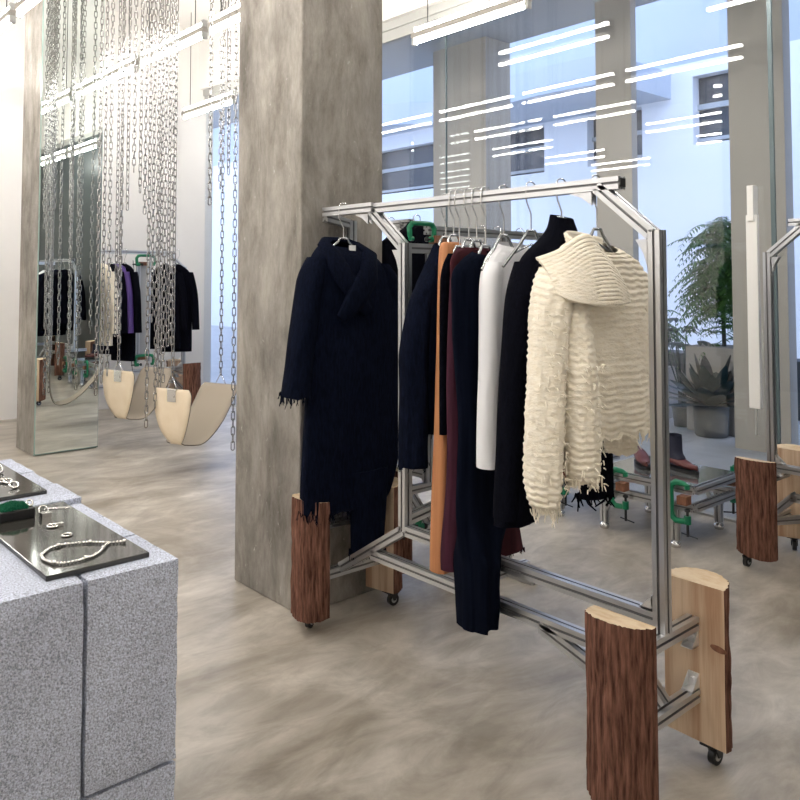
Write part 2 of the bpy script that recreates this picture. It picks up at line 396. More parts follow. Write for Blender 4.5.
def rack(name_label, loc, rz, seed, cut=0):
    """local: rail along y, +y the overhanging end, -y the end with the upright over the logs"""
    t = thing('garment_rack', name_label, 'clothes rack', loc, rz, 'aluminium clothes racks on log feet')
    yr, yl, yu = -.75, .83 - cut, .397 - cut * .4
    for y, sd in ((yr, 1), (yl, 2)):
        for sx in (-1, 1):
            lx = sx * .18 + (.05 if sd == 2 else 0)
            lx += (-.02 if sd == 1 and sx < 0 else 0)
            lg = half_log(MB(), lx, y, .2, .098, sx, .07, .555, seed * 7 + sd * 3 + sx).build('log_foot', ['bark', 'wood', 'endgrain'], t)
            for q in ((-.03, .03) if sx > 0 else (.0,)):
                caster(lx + sx * .032, y + q - .01 * sx, lg, .5 + q * 20) if abs(q) < .02 or q < 0 else None
        e = .05 if sd == 2 else 0
        bar('cross_member', (-.18 + e, y, .433), (.18 + e, y, .433), t); bar('cross_member', (-.18 + e, y, .215), (.18 + e, y, .215), t)
        bracket((.176 + e, y, .236), 0, t); bracket((.176 + e, y, .366), 0, t)
    bar('upright', (0, yr, .453), (0, yr, 1.652), t, up=(1, 0, 0)); bar('upright', (0, yu, .485), (0, yu, 1.652), t, up=(1, 0, 0))
    bar('top_rail', (0, yr + .12, 1.808), (0, yl - .24, 1.808), t)
    bar('rail_extension', (-.012, yl - .25, 1.812), (-.012, yl + .1, 1.812), t)
    mb = MB()
    for yy, o in ((yr + .12, -1), (yl + .1, 1)):
        mb.box((-.014, yy + o * .001, 1.794), (.014, yy + o * .005, 1.822))
    mb.build('end_cap', 'slot', t)
    bar('diagonal_brace', (0, yr + .012, 1.64), (0, yr + .205, 1.80), t); bar('diagonal_brace', (0, yu + .012, 1.64), (0, yu + .205, 1.80), t)
    gusset(t, yr + .021, 1.625, .045, -.1); gusset(t, yu + .021, 1.625, .045, -.1)
    gusset(t, yr + .225, 1.787, .09, -.045); gusset(t, yu + .225, 1.787, .09, -.045)
    bar('inner_beam', (0, yr + .02, .49), (0, yu - .02, .49), t)
    bar('lower_beam', (0, yr + .1, .345), (0, yu + .2, .345), t)
    bar('foot_strut', (0, yu + .0, .49), (0, yl - .02, .235), t); bar('foot_strut', (0, yr + .45, .33), (0, yr + .02, .205), t)
    bar('foot_strut', (0, yr + .12, .36), (0, yr + .0, .24), t)
    bracket((-.0, yr + .022, .512), 1, t); bracket((.034, yr + .022, .452), 1, t); bracket((.0, yu + .16, .345), 1, t)
    return t
def knot(parent):
    mb = MB(); mb.lathe([(.0005, -.004), (.012, -.003), (.014, 0), (.01, .003), (.0005, .0035)], (0, 0, 0), 14, axis='x'); mb.v = [(x, y * 1.9 + z * .5, z * .8) for x, y, z in mb.v]
    o = mb.build('knot', 'sapwood_dark', parent); o.location = (.181, -.83, .375); return o
main = rack('long aluminium clothes rack on log feet in the foreground full of dark and cream clothes', (2.2, 2.05, 0), 0, 1)
bar('upright', (.14, .935, .415), (.14, .935, 1.78), main, up=(1, 0, 0)); bar('tie_piece', (-.01, .935, 1.79), (.12, .935, 1.765), main); bar('tie_piece', (.14, .85, .433), (.14, .915, .433), main)
knot([o for o in main.children if o.name.startswith('log_foot')][1])
rack('aluminium clothes rack partly cut off by the right edge of the picture', (4.42, 1.19, 0), pi, 5)
rack('aluminium clothes rack with its end just behind the concrete column', (2.9, 3.8, 0), 0, 9, .3)
rack('far aluminium clothes rack by the white wall behind the swings', (3.55, 8.62, 0), pi / 2, 13)

# ------------------------------------------------------------------ hangers and garments
def interp(keys, t):
    n = len(keys) - 1; x = t * n; i = min(int(x), n - 1); f = x - i
    k0, k1, k2, k3 = keys[max(i - 1, 0)], keys[i], keys[i + 1], keys[min(i + 2, n)]
    out = []
    for a, b, c, d in zip(k0, k1, k2, k3):
        m1 = (c - a) / 2; m2 = (d - b) / 2; s = c - b
        if m1 * s <= 0: m1 = 0
        if m2 * s <= 0: m2 = 0
        out.append((2 * f ** 3 - 3 * f * f + 1) * b + (f ** 3 - 2 * f * f + f) * m1 + (-2 * f ** 3 + 3 * f * f) * c + (f ** 3 - f * f) * m2)
    return out

def loft(mb, keys, nz=50, na=56, fold=.05, k=7, rib=0, per=.02, seed=0, power=2.4, captop=False, capbot=True, mi=0, ragged=0):
    """keys from top to bottom: (z, cu, cv, hu, hv, tilt)"""
    vs = []; z_top, z_bot = keys[0][0], keys[-1][0]
    bottom = []
    for i in range(nz + 1):
        t = i / nz; z, cu, cv, hu, hv, tilt = interp(keys, t); g = min(1, t * 1.6)
        for a in range(na):
            th = 2 * pi * a / na; c, s = cos(th), sin(th)
            x = abs(c) ** (2 / power) * (1 if c > 0 else -1); y = abs(s) ** (2 / power) * (1 if s > 0 else -1)
            w = noise.noise((x * 2 + seed, y * 2, z * 2.2 + seed)); w2 = noise.noise((x * 5 + seed * 3, y * 5, z * 6))
            fo = fold * g * (sin(k * th + seed + 1.5 * w) * .6 + w * .9) + fold * .5 * w2
            rb = rib * (abs(sin((z + .012 * w2 + .006 * w) * pi / per)) ** .7 - .5) + rib * .8 * noise.noise((x * 9 + seed, y * 9, z * 30)) if rib else 0
            nx, ny = x, y
            px = cu + hu * x * (1 + fo * .45) + rb * nx; py = cv + hv * y * (1 + fo * 2.2) + rb * ny + fo * .02 * ny
            zz = z + tilt * s + (ragged * noise.noise((x * 7 + seed, y * 7, 3)) * max(0, t - .9) * 10)
            vs.append((px, py, zz))
            if i == nz: bottom.append((px, py, zz))
    fs = [(i * na + a, i * na + (a + 1) % na, (i + 1) * na + (a + 1) % na, (i + 1) * na + a) for i in range(nz) for a in range(na)]
    mb.add(vs, fs, mi, True)
    if capbot: mb.add(vs, [tuple(range(nz * na, nz * na + na))], mi)
    if captop: mb.add(vs, [tuple(range(na - 1, -1, -1))], mi)
    return bottom

def fringe(mb, pts, n, ln, r, rnd, mi=0, spread=.35):
    for _ in range(n):
        p = Vector(rnd.choice(pts)) + Vector((rnd.uniform(-.008, .008), rnd.uniform(-.006, .006), .006))
        l = ln * rnd.uniform(.35, 1.1); dx, dy = rnd.uniform(-spread, spread), rnd.uniform(-spread, spread)
        q = [p, p + Vector((dx * l * .3, dy * l * .3, -l * .5)), p + Vector((dx * l, dy * l, -l))]
        mb.tube(q, [r, r, r * .6], 4, mi)

def hanger(loc, rz, zrail, ztop, label, half=.19, mt='hangerp', twist=0):
    """loc on the rail axis; hook over the rail, stem down to the shoulders"""
    t = thing('clothes_hanger', label, 'hanger', (loc[0], loc[1], 0), rz, 'hangers on the racks')
    zr = zrail + .02; pts = [(.026, 0, zr - .035)]
    for i in range(9):
        a = pi * i / 8; pts.append((.024 * cos(a), 0, zr + .004 + .014 * sin(a)))
    pts += [(-.026, 0, zr - .04), (-.022, 0, zr - .055), (0, 0, zr - .095), (0, 0, ztop + .012)]
    MB().tube(pts, .0026, 7).build('hook', 'steel', t)
    mb = MB()
    sh = [(-half, 0, ztop - .115), (-half * .55, 0, ztop - .055), (-.03, 0, ztop - .005), (-.02, 0, ztop + .012), (.02, 0, ztop + .012), (.03, 0, ztop - .005), (half * .55, 0, ztop - .055), (half, 0, ztop - .115)]
    mb.tube(sh, .0055, 8); mb.tube([(-half * .62, 0, ztop - .068), (-.045, 0, ztop - .05), (0, 0, ztop - .035), (.045, 0, ztop - .05), (half * .62, 0, ztop - .068)], .004, 6)
    mb.build('shoulder_bar', mt, t)
    return t

def garment(name, label, cat, loc, rz, m, body, sleeves=(), fold=.05, k=7, rib=0, per=.02, seed=0, fr=0, frn=0, nz=50, na=56, group='clothes on the racks', ragged=0, capbot=True):
    t = thing(name, label, cat, (loc[0], loc[1], 0), rz, group); rnd = random.Random(seed)
    mb = MB(); bt = loft(mb, body, nz, na, fold, k, rib, per, seed, capbot=capbot, ragged=ragged); mb.build('body', m, t)
    fb = MB()
    if fr: fringe(fb, bt, frn, fr, .0022, rnd)
    for i, s in enumerate(sleeves):
        ms = MB(); bs = loft(ms, s, max(24, nz * 2 // 3), max(24, na // 2), fold * 1.2, 3, rib, per, seed + 11 + i, power=2.0, captop=True, ragged=ragged); ms.build('sleeve', m, t)
        if fr: fringe(fb, bs, frn // 3, fr, .0022, rnd)
    if fr:
        o = fb.build('fringe', m, t); o['kind'] = 'stuff'
    return t

RX = 2.2; ZR = 1.808
# --- navy shawl-collar coat, far left end
Y = 2.855
c = garment('wool_coat', 'long navy wool coat with shawl collar at the left end of the rack', 'coat', (RX - .005, Y), 0, 'navy',
    [(1.665, .0, .02, .085, .05, .02), (1.635, .0, .01, .13, .065, .015), (1.59, .01, .0, .185, .075, 0), (1.51, .03, 0, .235, .085, 0), (1.3, .045, -.015, .245, .08, 0), (1.0, .05, -.015, .26, .08, 0), (.72, .035, -.015, .262, .08, 0), (.56, .02, 0, .24, .095, 0), (.505, .0, 0, .22, .09, 0)],
    [[(1.6, -.14, 0, .045, .055, 0), (1.5, -.175, 0, .062, .068, 0), (1.3, -.218, -.01, .06, .066, 0), (1.12, -.25, -.015, .058, .062, 0), (1.01, -.265, -.02, .064, .066, 0)],
     [(1.575, .19, 0, .06, .06, 0), (1.48, .25, 0, .07, .07, 0), (1.25, .3, 0, .065, .068, 0), (1.02, .315, 0, .06, .065, 0), (.88, .31, 0, .06, .065, 0)]],
    fold=.05, k=5, seed=3, fr=.045, frn=190, nz=60, ragged=.03)
mb = MB(); b = loft(mb, [(.66, .085, -.075, .11, .03, 0), (.5, .085, -.078, .1, .03, 0), (.36, .08, -.078, .092, .03, 0), (.325, .078, -.078, .09, .03, 0)], 20, 30, .06, 4, seed=5, captop=True, ragged=.03); mb.build('front_panel', 'navy', c)
mb = MB(); fringe(mb, b, 130, .06, .0022, random.Random(4)); mb.build('fringe', 'navy', c)['kind'] = 'stuff'
mb = MB()  # shawl collar: two broad folded bands that cross low on the chest, standing at the back of the neck
mb.tube([(-.09, .02, 1.66), (-.105, -.045, 1.62), (-.075, -.088, 1.53), (-.02, -.105, 1.44), (.05, -.112, 1.36)], [.03, .045, .052, .05, .03], 12, flat=.42)
mb.tube([(.09, .02, 1.665), (.115, -.045, 1.62), (.07, -.095, 1.52), (-.02, -.118, 1.42), (-.1, -.116, 1.33)], [.03, .05, .06, .058, .03], 12, flat=.42)
mb.tube([(-.095, .02, 1.655), (-.05, .06, 1.68), (.05, .06, 1.68), (.095, .02, 1.66)], [.03, .035, .035, .03], 10, flat=.45)
mb.build('collar', 'navy', c)
MB().box((.0, -.045, 1.6), (.035, -.04, 1.655)).build('size_label', 'tag', c)
hanger((RX - .005, Y), 0, ZR, 1.675, 'hanger of the navy shawl-collar coat at the left end')

# --- navy frayed top right of the left upright
Y = 2.28
garment('short_sweater', 'short dark navy top with a frayed sleeve hanging just right of the left upright', 'top', (RX + .03, Y), 0, 'navy',
    [(1.64, .04, 0, .05, .04, .01), (1.615, .04, 0, .065, .05, 0), (1.54, .03, 0, .095, .065, 0), (1.42, .02, 0, .135, .08, 0), (1.15, .02, 0, .14, .085, 0), (.91, .03, 0, .12, .08, 0)],
    [[(1.5, -.055, 0, .035, .045, 0), (1.4, -.095, 0, .05, .055, 0), (1.2, -.135, 0, .055, .06, 0), (.98, -.135, 0, .052, .06, 0), (.79, -.135, 0, .055, .06, 0)]],
    fold=.06, seed=8, fr=.025, frn=90, ragged=.025)
hanger((RX + .07, Y), 0, ZR, 1.66, 'hanger of the short dark navy top by the left upright', .09)

# --- rust, plum, sheer, maroon, white, black, cream
Y = 2.165
garment('long_dress', 'rust orange satin dress showing as a narrow strip between dark clothes', 'dress', (RX, Y), 0, 'rust',
    [(1.645, -.01, 0, .04, .02, 0), (1.6, -.02, 0, .05, .03, 0), (1.3, -.025, 0, .055, .035, 0), (.9, -.045, 0, .05, .035, 0), (.6, -.066, 0, .04, .04, 0), (.42, -.068, 0, .043, .04, 0)], fold=.05, k=4, seed=11)
hanger((RX, Y), 0, ZR, 1.66, 'hanger of the rust orange dress', .055)
Y = 2.085
garment('long_dress', 'dark plum wool dress right of the rust orange strip', 'dress', (RX, Y), 0, 'plum',
    [(1.62, 0, 0, .06, .02, 0), (1.55, -.01, 0, .08, .03, 0), (1.2, -.02, 0, .09, .035, 0), (.8, -.03, 0, .08, .035, 0), (.56, -.08, 0, .054, .04, 0), (.455, -.085, 0, .055, .04, 0)], fold=.05, k=5, seed=12)
garment('sheer_tunic', 'short brownish black sheer tunic over the rust and plum dresses', 'tunic', (RX, 2.125), 0, 'black',
    [(1.6, -.02, 0, .05, .015, 0), (1.5, -.04, 0, .07, .018, 0), (1.2, -.045, 0, .07, .018, 0), (.93, -.045, 0, .072, .018, 0)], fold=.05, seed=13)
hanger((RX, 2.085), 0, ZR, 1.64, 'hanger of the plum dress', .09)
hanger((RX - .01, 2.125), 0, ZR, 1.615, 'hanger of the brownish black sheer tunic', .06)
Y = 2.0
garment('long_dress', 'floor-length dark blue crepe dress, the longest garment on the rack', 'dress', (RX, Y), 0, 'sheer',
    [(1.6, -.0, 0, .06, .03, .01), (1.565, -.03, 0, .1, .035, 0), (1.5, -.04, 0, .135, .04, 0), (1.3, -.04, 0, .128, .04, 0), (1.0, -.02, 0, .12, .04, 0), (.72, -.0, 0, .15, .04, 0), (.56, -.065, -.02, .088, .06, 0), (.5, -.084, -.03, .066, .076, 0), (.38, -.088, -.03, .06, .076, 0), (.285, -.09, -.03, .056, .07, 0)], fold=.1, k=6, seed=14, capbot=False)
hanger((RX, Y), 0, ZR, 1.615, 'hanger of the floor-length dark blue dress', .11)
Y = 2.045
garment('long_dress', 'dark maroon wool dress with frayed hem mostly hidden behind the white shirt', 'dress', (RX, Y), 0, 'maroon',
    [(1.62, 0, 0, .07, .015, 0), (1.56, -.02, 0, .12, .02, 0), (1.3, -.01, 0, .11, .024, 0), (.9, .05, 0, .12, .02, 0), (.68, .08, 0, .12, .02, 0), (.46, .12, 0, .13, .022, 0)], fold=.06, seed=15, fr=.02, frn=50)
hanger((RX, Y), 0, ZR, 1.635, 'hanger of the maroon dress behind the white shirt', .1)
Y = 1.93
garment('shirt', 'plain white long-sleeved cotton shirt', 'shirt', (RX + .04, Y), 0, 'white',
    [(1.63, .03, 0, .075, .03, .012), (1.61, .03, 0, .1, .035, .01), (1.56, .03, 0, .145, .04, 0), (1.45, .035, 0, .16, .045, 0), (1.2, .04, 0, .15, .045, 0), (1.02, .04, 0, .145, .04, 0)],
    [[(1.565, -.09, -.01, .03, .035, 0), (1.48, -.115, -.02, .04, .04, 0), (1.2, -.127, -.03, .046, .04, 0), (.95, -.132, -.03, .05, .04, 0), (.85, -.132, -.03, .052, .042, 0)]],
    fold=.07, k=4, seed=16)
hanger((RX + .02, Y), 0, ZR, 1.65, 'hanger of the white shirt', .12)
hanger((RX + .01, 1.795), 0, ZR, 1.66, 'empty grey hanger between the white shirt and the black knit dress', .15)
Y = 1.67
c = garment('knit_dress', 'long black knit dress with high collar hanging between the white shirt and the cream cardigan', 'dress', (RX, Y), 0, 'black',
    [(1.715, .02, 0, .04, .035, .01), (1.68, .02, 0, .055, .04, 0), (1.64, .01, 0, .085, .05, 0), (1.57, -.01, 0, .165, .06, 0), (1.48, -.01, 0, .2, .065, 0), (1.25, -.03, 0, .195, .07, 0), (1.1, -.11, 0, .15, .065, 0), (.95, -.18, 0, .105, .06, 0), (.82, -.215, 0, .088, .055, 0), (.74, -.235, 0, .08, .05, 0)],
    [[(1.56, -.155, 0, .045, .05, 0), (1.44, -.195, 0, .05, .055, 0), (1.2, -.225, 0, .05, .052, 0), (.95, -.25, 0, .05, .05, 0), (.76, -.265, 0, .05, .05, 0)],
     [(1.55, .14, 0, .05, .05, 0), (1.44, .19, 0, .055, .055, 0), (1.1, .205, 0, .06, .055, 0), (.9, .205, 0, .068, .05, 0), (.745, .2, 0, .078, .05, 0)]],
    fold=.05, k=5, seed=17)
mb = MB(); rnd = random.Random(3); fringe(mb, [(.2 + .08 * cos(a), .05 * sin(a), .75) for a in [i * .3 for i in range(21)]], 26, .05, .004, rnd, spread=.8); mb.build('fringe', 'black', c)['kind'] = 'stuff'
hanger((RX + .02, Y), 0, ZR, 1.7, 'hanger whose stem enters the collar of the black knit dress', .13)

Y = 1.535
CU = RX + .0
c = garment('knit_cardigan', 'chunky cream wool cardigan with wide folded collar and shaggy frayed knit', 'cardigan', (CU, Y), 0, 'cream',
    [(1.618, .03, .01, .09, .06, .03), (1.6, .03, .01, .135, .066, .015), (1.56, .03, .0, .2, .075, 0), (1.5, .025, 0, .27, .08, 0), (1.4, .02, 0, .29, .088, 0), (1.2, .03, 0, .275, .09, 0), (1.06, .05, 0, .265, .09, 0), (1.0, .06, 0, .255, .088, 0)],
    [[(1.54, -.2, -.02, .055, .06, 0), (1.46, -.245, -.03, .06, .065, 0), (1.3, -.285, -.04, .053, .06, 0), (1.1, -.312, -.05, .05, .058, 0), (.93, -.32, -.05, .048, .055, 0), (.86, -.316, -.05, .042, .045, 0), (.835, -.312, -.05, .032, .034, 0)],
     [(1.45, -.19, -.06, .042, .04, 0), (1.32, -.21, -.09, .046, .045, 0), (1.2, -.222, -.108, .052, .05, 0), (1.05, -.222, -.112, .056, .052, 0), (.95, -.215, -.11, .052, .048, 0), (.91, -.21, -.108, .045, .04, 0)]],
    fold=.05, k=5, rib=.008, per=.021, seed=21, fr=.04, frn=150, nz=190, na=96, ragged=.03)
# right sleeve drops behind the body and shows below the hem
mb = MB(); b = loft(mb, [(1.5, .22, .05, .06, .05, 0), (1.2, .235, .06, .07, .055, 0), (.98, .235, .055, .066, .05, 0), (.91, .23, .05, .055, .045, 0)], 80, 40, .06, 3, .007, .021, 31, captop=True, ragged=.02); mb.build('sleeve', 'cream', c)
# folded collar
def patch(top, bot, nu, nv, vf, rib=0, per=.012):
    vs = []
    for j in range(nv + 1):
        s = j / nv
        for i in range(nu + 1):
            a = Vector(interp(top, i / nu)); b_ = Vector(interp(bot, i / nu)); p = a.lerp(b_, s)
            p.y -= vf * sin(pi * s * .75) + rib * (abs(sin(s * (a - b_).length * pi / per)) - .5); vs.append(p)
    return vs, [(j * (nu + 1) + i, j * (nu + 1) + i + 1, (j + 1) * (nu + 1) + i + 1, (j + 1) * (nu + 1) + i) for j in range(nv) for i in range(nu)]
mb = MB()
v, f = patch([(-.26, .02, 1.565), (-.215, -.03, 1.59), (-.15, -.055, 1.632), (-.105, -.06, 1.64), (-.07, -.075, 1.6)],
             [(-.285, -.03, 1.47), (-.27, -.09, 1.44), (-.19, -.13, 1.425), (-.08, -.13, 1.425), (.015, -.105, 1.43)], 40, 70, .03, .005, .0125)
mb.add(v, f, 0, True)
v, f = patch([(-.1, .0, 1.625), (-.075, .05, 1.655), (.03, .08, 1.66), (.115, .04, 1.64)], [(-.08, -.04, 1.56), (-.05, .04, 1.56), (.03, .055, 1.55), (.1, .02, 1.55)], 30, 24, -.0, .003, .0125)
mb.add(v, f, 0, True)
mb.build('collar', 'cream', c, solid=.011)
mb = MB(); rnd = random.Random(9)
for _ in range(260):   # stray tufts of yarn along the knit
    s = rnd.choice([0, 0, 1, 2]); z = rnd.uniform(.9, 1.42)
    if s == 0: u = -.31 + .05 * rnd.uniform(-1, 1); w = -.05 - .062 * sqrt(max(0, 1 - ((u + .31) / .052) ** 2))
    elif s == 1: u = -.222 + .05 * rnd.uniform(-1, 1); w = -.125 - .05 * sqrt(max(0, 1 - ((u + .222) / .054) ** 2)); z = min(z, 1.25)
    else: u = rnd.uniform(.05, .3); w = -.075; z = max(z, 1.05)
    p = Vector((u, w, z)); l = rnd.uniform(.008, .022); d = Vector((rnd.uniform(-1, 1), rnd.uniform(-.9, -.1), rnd.uniform(-.9, .3))).normalized()
    mb.tube([p, p + d * l * .5, p + d * l + Vector((0, 0, -l * .25))], [.0022, .002, .0013], 4)
mb.build('yarn_tufts', 'cream', c)['kind'] = 'stuff'
hanger((RX + .03, Y), 0, ZR, 1.655, 'hanger showing above the open collar of the cream cardigan', .15)

# --- clothes of the rack behind the column (rail x=2.86, y from 3.03)
X2 = 2.9
def coat_keys(zt, zb, hu, hv=.07, cu=0):
    return [(zt, cu, 0, .05, .035, .01), (zt - .035, cu, 0, .1, .05, 0), (zt - .085, cu, 0, hu * .85, hv * .9, 0), (zt - .16, cu, 0, hu, hv, 0), ((zt + zb) / 2, cu, 0, hu, hv, 0), (zb + .1, cu, 0, hu * 1.03, hv, 0), (zb, cu, 0, hu * 1.02, hv, 0)]
def sleeve_keys(zt, zb, u, du, r=.05):
    return [(zt - .08, u * .85, 0, r * .9, r, 0), (zt - .2, u, 0, r * 1.05, r, 0), ((zt + zb) / 2, u + du * .6, 0, r, r, 0), (zb, u + du, 0, r, r, 0)]
garment('wool_coat', 'black coat with round shoulders hanging right behind the concrete column edge', 'coat', (X2 - .01, 3.12), 0, 'black', coat_keys(1.8, .78, .25), [sleeve_keys(1.775, .95, .2, .04), sleeve_keys(1.775, .95, -.2, -.04)], seed=41)
hanger((X2 - .01, 3.12), 0, ZR, 1.785, 'hanger of the black coat behind the column edge', .1)
garment('wool_coat', 'second long black coat behind the column edge, deeper on its rack', 'coat', (X2, 3.34), 0, 'black', coat_keys(1.7, .56, .22), [sleeve_keys(1.7, .85, .2, .05), sleeve_keys(1.7, .85, -.2, -.05)], seed=42)
hanger((X2, 3.34), 0, ZR, 1.7, 'hanger of the second long black coat behind the column', .15)
# side rail reaching out from that rack towards the window, on its own post
t = thing('side_rail_stand', 'plain aluminium side rail on a post behind the clothes of the foreground rack', 'clothes rack', (0, 2.74, 0), 0)
bar('top_rail', (2.6, 0, 1.735), (3.84, 0, 1.735), t); bar('post', (3.16, 0, .03), (3.16, 0, 1.715), t, up=(1, 0, 0)); bar('foot', (3.0, 0, .02), (3.32, 0, .02), t)
bar('foot', (3.16, -.18, .02), (3.16, .02, .02), t)
for x, m_, zb, lb in ((2.98, 'maroon', .7, 'maroon blouse on the side rail behind the white shirt'), (3.1, 'black', .6, 'black top on the side rail behind the long dark blue dress'), (3.28, 'black', .62, 'black cardigan on the side rail behind the black knit dress')):
    garment('blouse', lb, 'top', (x, 2.74), pi / 2, m_, coat_keys(1.63, zb, .16, .04), [sleeve_keys(1.63, .9, .14, .03, .035), sleeve_keys(1.63, .9, -.14, -.03, .035)], seed=int(x * 100), nz=30, na=36)
    hanger((x, 2.74), pi / 2, 1.735, 1.635, 'hanger of the ' + lb.split(' on ')[0] + ' on the side rail', .11)

# --- tie bars, wood blocks and green clamps between the racks
def c_clamp(loc, rz, label, w=.15, h=.09, lean=0, screw=.16, sc=1.0):
    """green cast C frame in local xz, jaw opening towards +x... screw along z"""
    t = thing('c_clamp', label, 'clamp', loc, rz, 'green C clamps'); t.rotation_euler[1] = lean; t.scale = (sc, sc, sc)
    r = .016
    pts = [(.055, 0, h), (.03, 0, h + .012), (-.02, 0, h + .016), (-.045, 0, h - .004), (-.05, 0, h - .03), (-.05, 0, -h + .03), (-.045, 0, -h + .004), (-.02, 0, -h - .016), (.03, 0, -h - .012), (.055, 0, -h)]
    MB().tube(pts, [.011, .015, .017, .017, .016, .016, .017, .017, .016, .014], 10, flat=1.0).tube([(.048, 0, h - .014), (.048, 0, h + .012)], .015, 10).tube([(.048, 0, -h - .022), (.048, 0, -h + .022)], .019, 12).build('frame', 'clamp', t)
    MB().tube([(.048, 0, -h + .05), (.048, 0, -h - screw)], .0075, 10).lathe([(.016, 0), (.016, .01), (.008, .014)], (.048, 0, -h + .046), 12).build('screw', 'slot', t)
    MB().tube([(.005, .012, -h - screw + .008), (.115, -.02, -h - screw + .008)], .004, 8).build('handle', 'slot', t)
    return t
t = thing('tie_bar', 'aluminium tie bar along the top between two racks by the green clamp', 'bar', (0, 2.462, 0))
bar('profile', (2.222, 0, 1.632), (2.66, 0, 1.632), t); MB().box((2.37, -.022, 1.653), (2.44, .022, 1.69)).build('wood_block', 'sapwood_dark', t, bevel=.003)
c_clamp((2.31, 2.462, 1.705), 0, 'green C clamp high beside the left upright, gripping a tie bar', sc=.68, screw=.1).rotation_euler = (0, pi / 2, pi)
t = thing('tie_bar', 'aluminium tie bar near the floor with a round wooden end beside the rust dress', 'bar', (0, 2.47, 0))
bar('profile', (2.222, 0, .52), (2.45, -.02, .56), t); MB().lathe([(.03, -.02), (.032, .0), (.032, .02), (.028, .024)], (2.462, -.022, .562), 18, axis='y').lathe([(.01, -.026), (.01, -.018)], (2.462, -.022, .562), 10, 1, axis='y').build('wood_disc', ['sapwood_dark', 'tag'], t)
o = c_clamp((2.43, 2.54, .475), .3, 'green C clamp lying low beside the left upright on the lower beam', sc=.8); o.rotation_euler = (0, pi / 2 + .25, .2)

# --- clothes of the right hand rack (rail x=4.42, y 0.24..1.8)
X4 = 4.42
for i, (y, m_, zb, lb) in enumerate(((1.5, 'black', .8, 'black jacket at the right edge of the picture'), (1.3, 'black', .7, 'second black jacket in from the end of the right rack'),
        (1.1, 'navy', .75, 'navy jacket on the right rack, third from its end'), (.85, 'navy', .6, 'navy coat on the right rack, fourth from its end'), (.6, 'white', .8, 'white shirt on the right rack'))):
    garment('jacket', lb, 'jacket', (X4 - .02, y), 0, m_, coat_keys(1.655, zb, .25), [sleeve_keys(1.655, .86, .24, .06), sleeve_keys(1.655, .8, -.25, -.11)], seed=60 + i, nz=36, na=44)
    hanger((X4 - .02, y), 0, ZR, 1.66, 'hanger of the ' + lb, .16)

# --- clothes of the far rack (rail y=8.62, x 2.6..4.2)
Y3 = 8.62
for i, (x, m_, zb, hu, lb) in enumerate(((4.2, 'black', .68, .17, 'black jacket with long sleeves at the right end of the far rack'), (4.06, 'black', .72, .17, 'black jacket second from the right on the far rack'),
        (3.58, 'black', .62, .17, 'frayed black coat left of the green clamp on the far rack'), (3.5, 'purple', .95, .15, 'purple satin blouse on the far rack'), (3.43, 'black', .7, .16, 'black coat just left of the purple blouse on the far rack'), (3.34, 'cream', .8, .15, 'cream top on the far rack'), (3.1, 'navy', .7, .17, 'navy coat at the hidden end of the far rack'))):
    rz = pi / 2 + (.95 if i < 2 else .35)
    garment('jacket', lb, 'jacket', (x, Y3 - .02), rz, m_, coat_keys(1.67, zb, hu, .045), [sleeve_keys(1.67, .93, hu, .05, .042), sleeve_keys(1.67, .93, -hu, -.05, .042)], seed=80 + i, nz=30, na=36)
    hanger((x, Y3 - .02), rz, ZR, 1.675, 'hanger of the ' + lb, .12)
t = thing('clamped_panel', 'pair of grey aluminium posts held by green clamps on the far rack', 'panel', (3.78, 8.56, 0))
bar('post', (-.06, 0, .6), (-.06, 0, 1.7), t, up=(1, 0, 0)); bar('post', (.06, 0, .6), (.06, 0, 1.7), t, up=(1, 0, 0)); MB().box((-.04, -.008, .62), (.04, .008, 1.68)).build('infill', 'greycloth', t)
MB().box((-.06, -.035, 1.66), (.04, .035, 1.70)).build('wood_block', 'sapwood_dark', t); MB().box((-.06, -.035, .62), (.04, .035, .66)).build('wood_block', 'sapwood_dark', t)
for z, lb in ((1.72, 'green C clamp at the top of the grey posts on the far rack'), (.62, 'green C clamp at the foot of the grey posts on the far rack')):
    c_clamp((3.78, 8.5, z), 0, lb, screw=.06, sc=1.0).rotation_euler = (0, pi / 2 if z > 1 else pi / 2, 0)

# ------------------------------------------------------------------ block counter with jewellery
def block(lo, hi, label, grp='pale aerated concrete counter blocks'):
    nx = [max(1, int((hi[i] - lo[i]) / .03)) for i in range(3)]; mb = MB(); seed = sum(lo) * 13
    def face(a, b, ca, cb, fix, val, flip):
        na_, nb_ = nx[a], nx[b]; vs = []
        for j in range(nb_ + 1):
            for i in range(na_ + 1):
                p = [0, 0, 0]; p[a] = lo[a] + (hi[a] - lo[a]) * i / na_; p[b] = lo[b] + (hi[b] - lo[b]) * j / nb_; p[fix] = val
                edges = sum(1 for q in range(3) if p[q] <= lo[q] + 1e-6 or p[q] >= hi[q] - 1e-6)
                if edges >= 2:   # worn arrises
                    w = .0022 + .004 * max(0, noise.noise((p[0] * 30 + seed, p[1] * 30, p[2] * 30)))
                    for q in range(3):
                        if p[q] <= lo[q] + 1e-6: p[q] += w
                        elif p[q] >= hi[q] - 1e-6: p[q] -= w
                vs.append(p)
        fs = [(j * (na_ + 1) + i, j * (na_ + 1) + i + 1, (j + 1) * (na_ + 1) + i + 1, (j + 1) * (na_ + 1) + i) for j in range(nb_) for i in range(na_)]
        mb.add(vs, [f[::-1] for f in fs] if flip else fs)
    for fix, (a, b) in ((0, (1, 2)), (1, (0, 2)), (2, (0, 1))):
        face(a, b, 0, 0, fix, lo[fix], fix != 1); face(a, b, 0, 0, fix, hi[fix], fix == 1)
    return tag(mb.build('aerated_block', 'block'), label, 'block', grp)
XA, XB, XC, ZT = -.1, .612, .812, .9
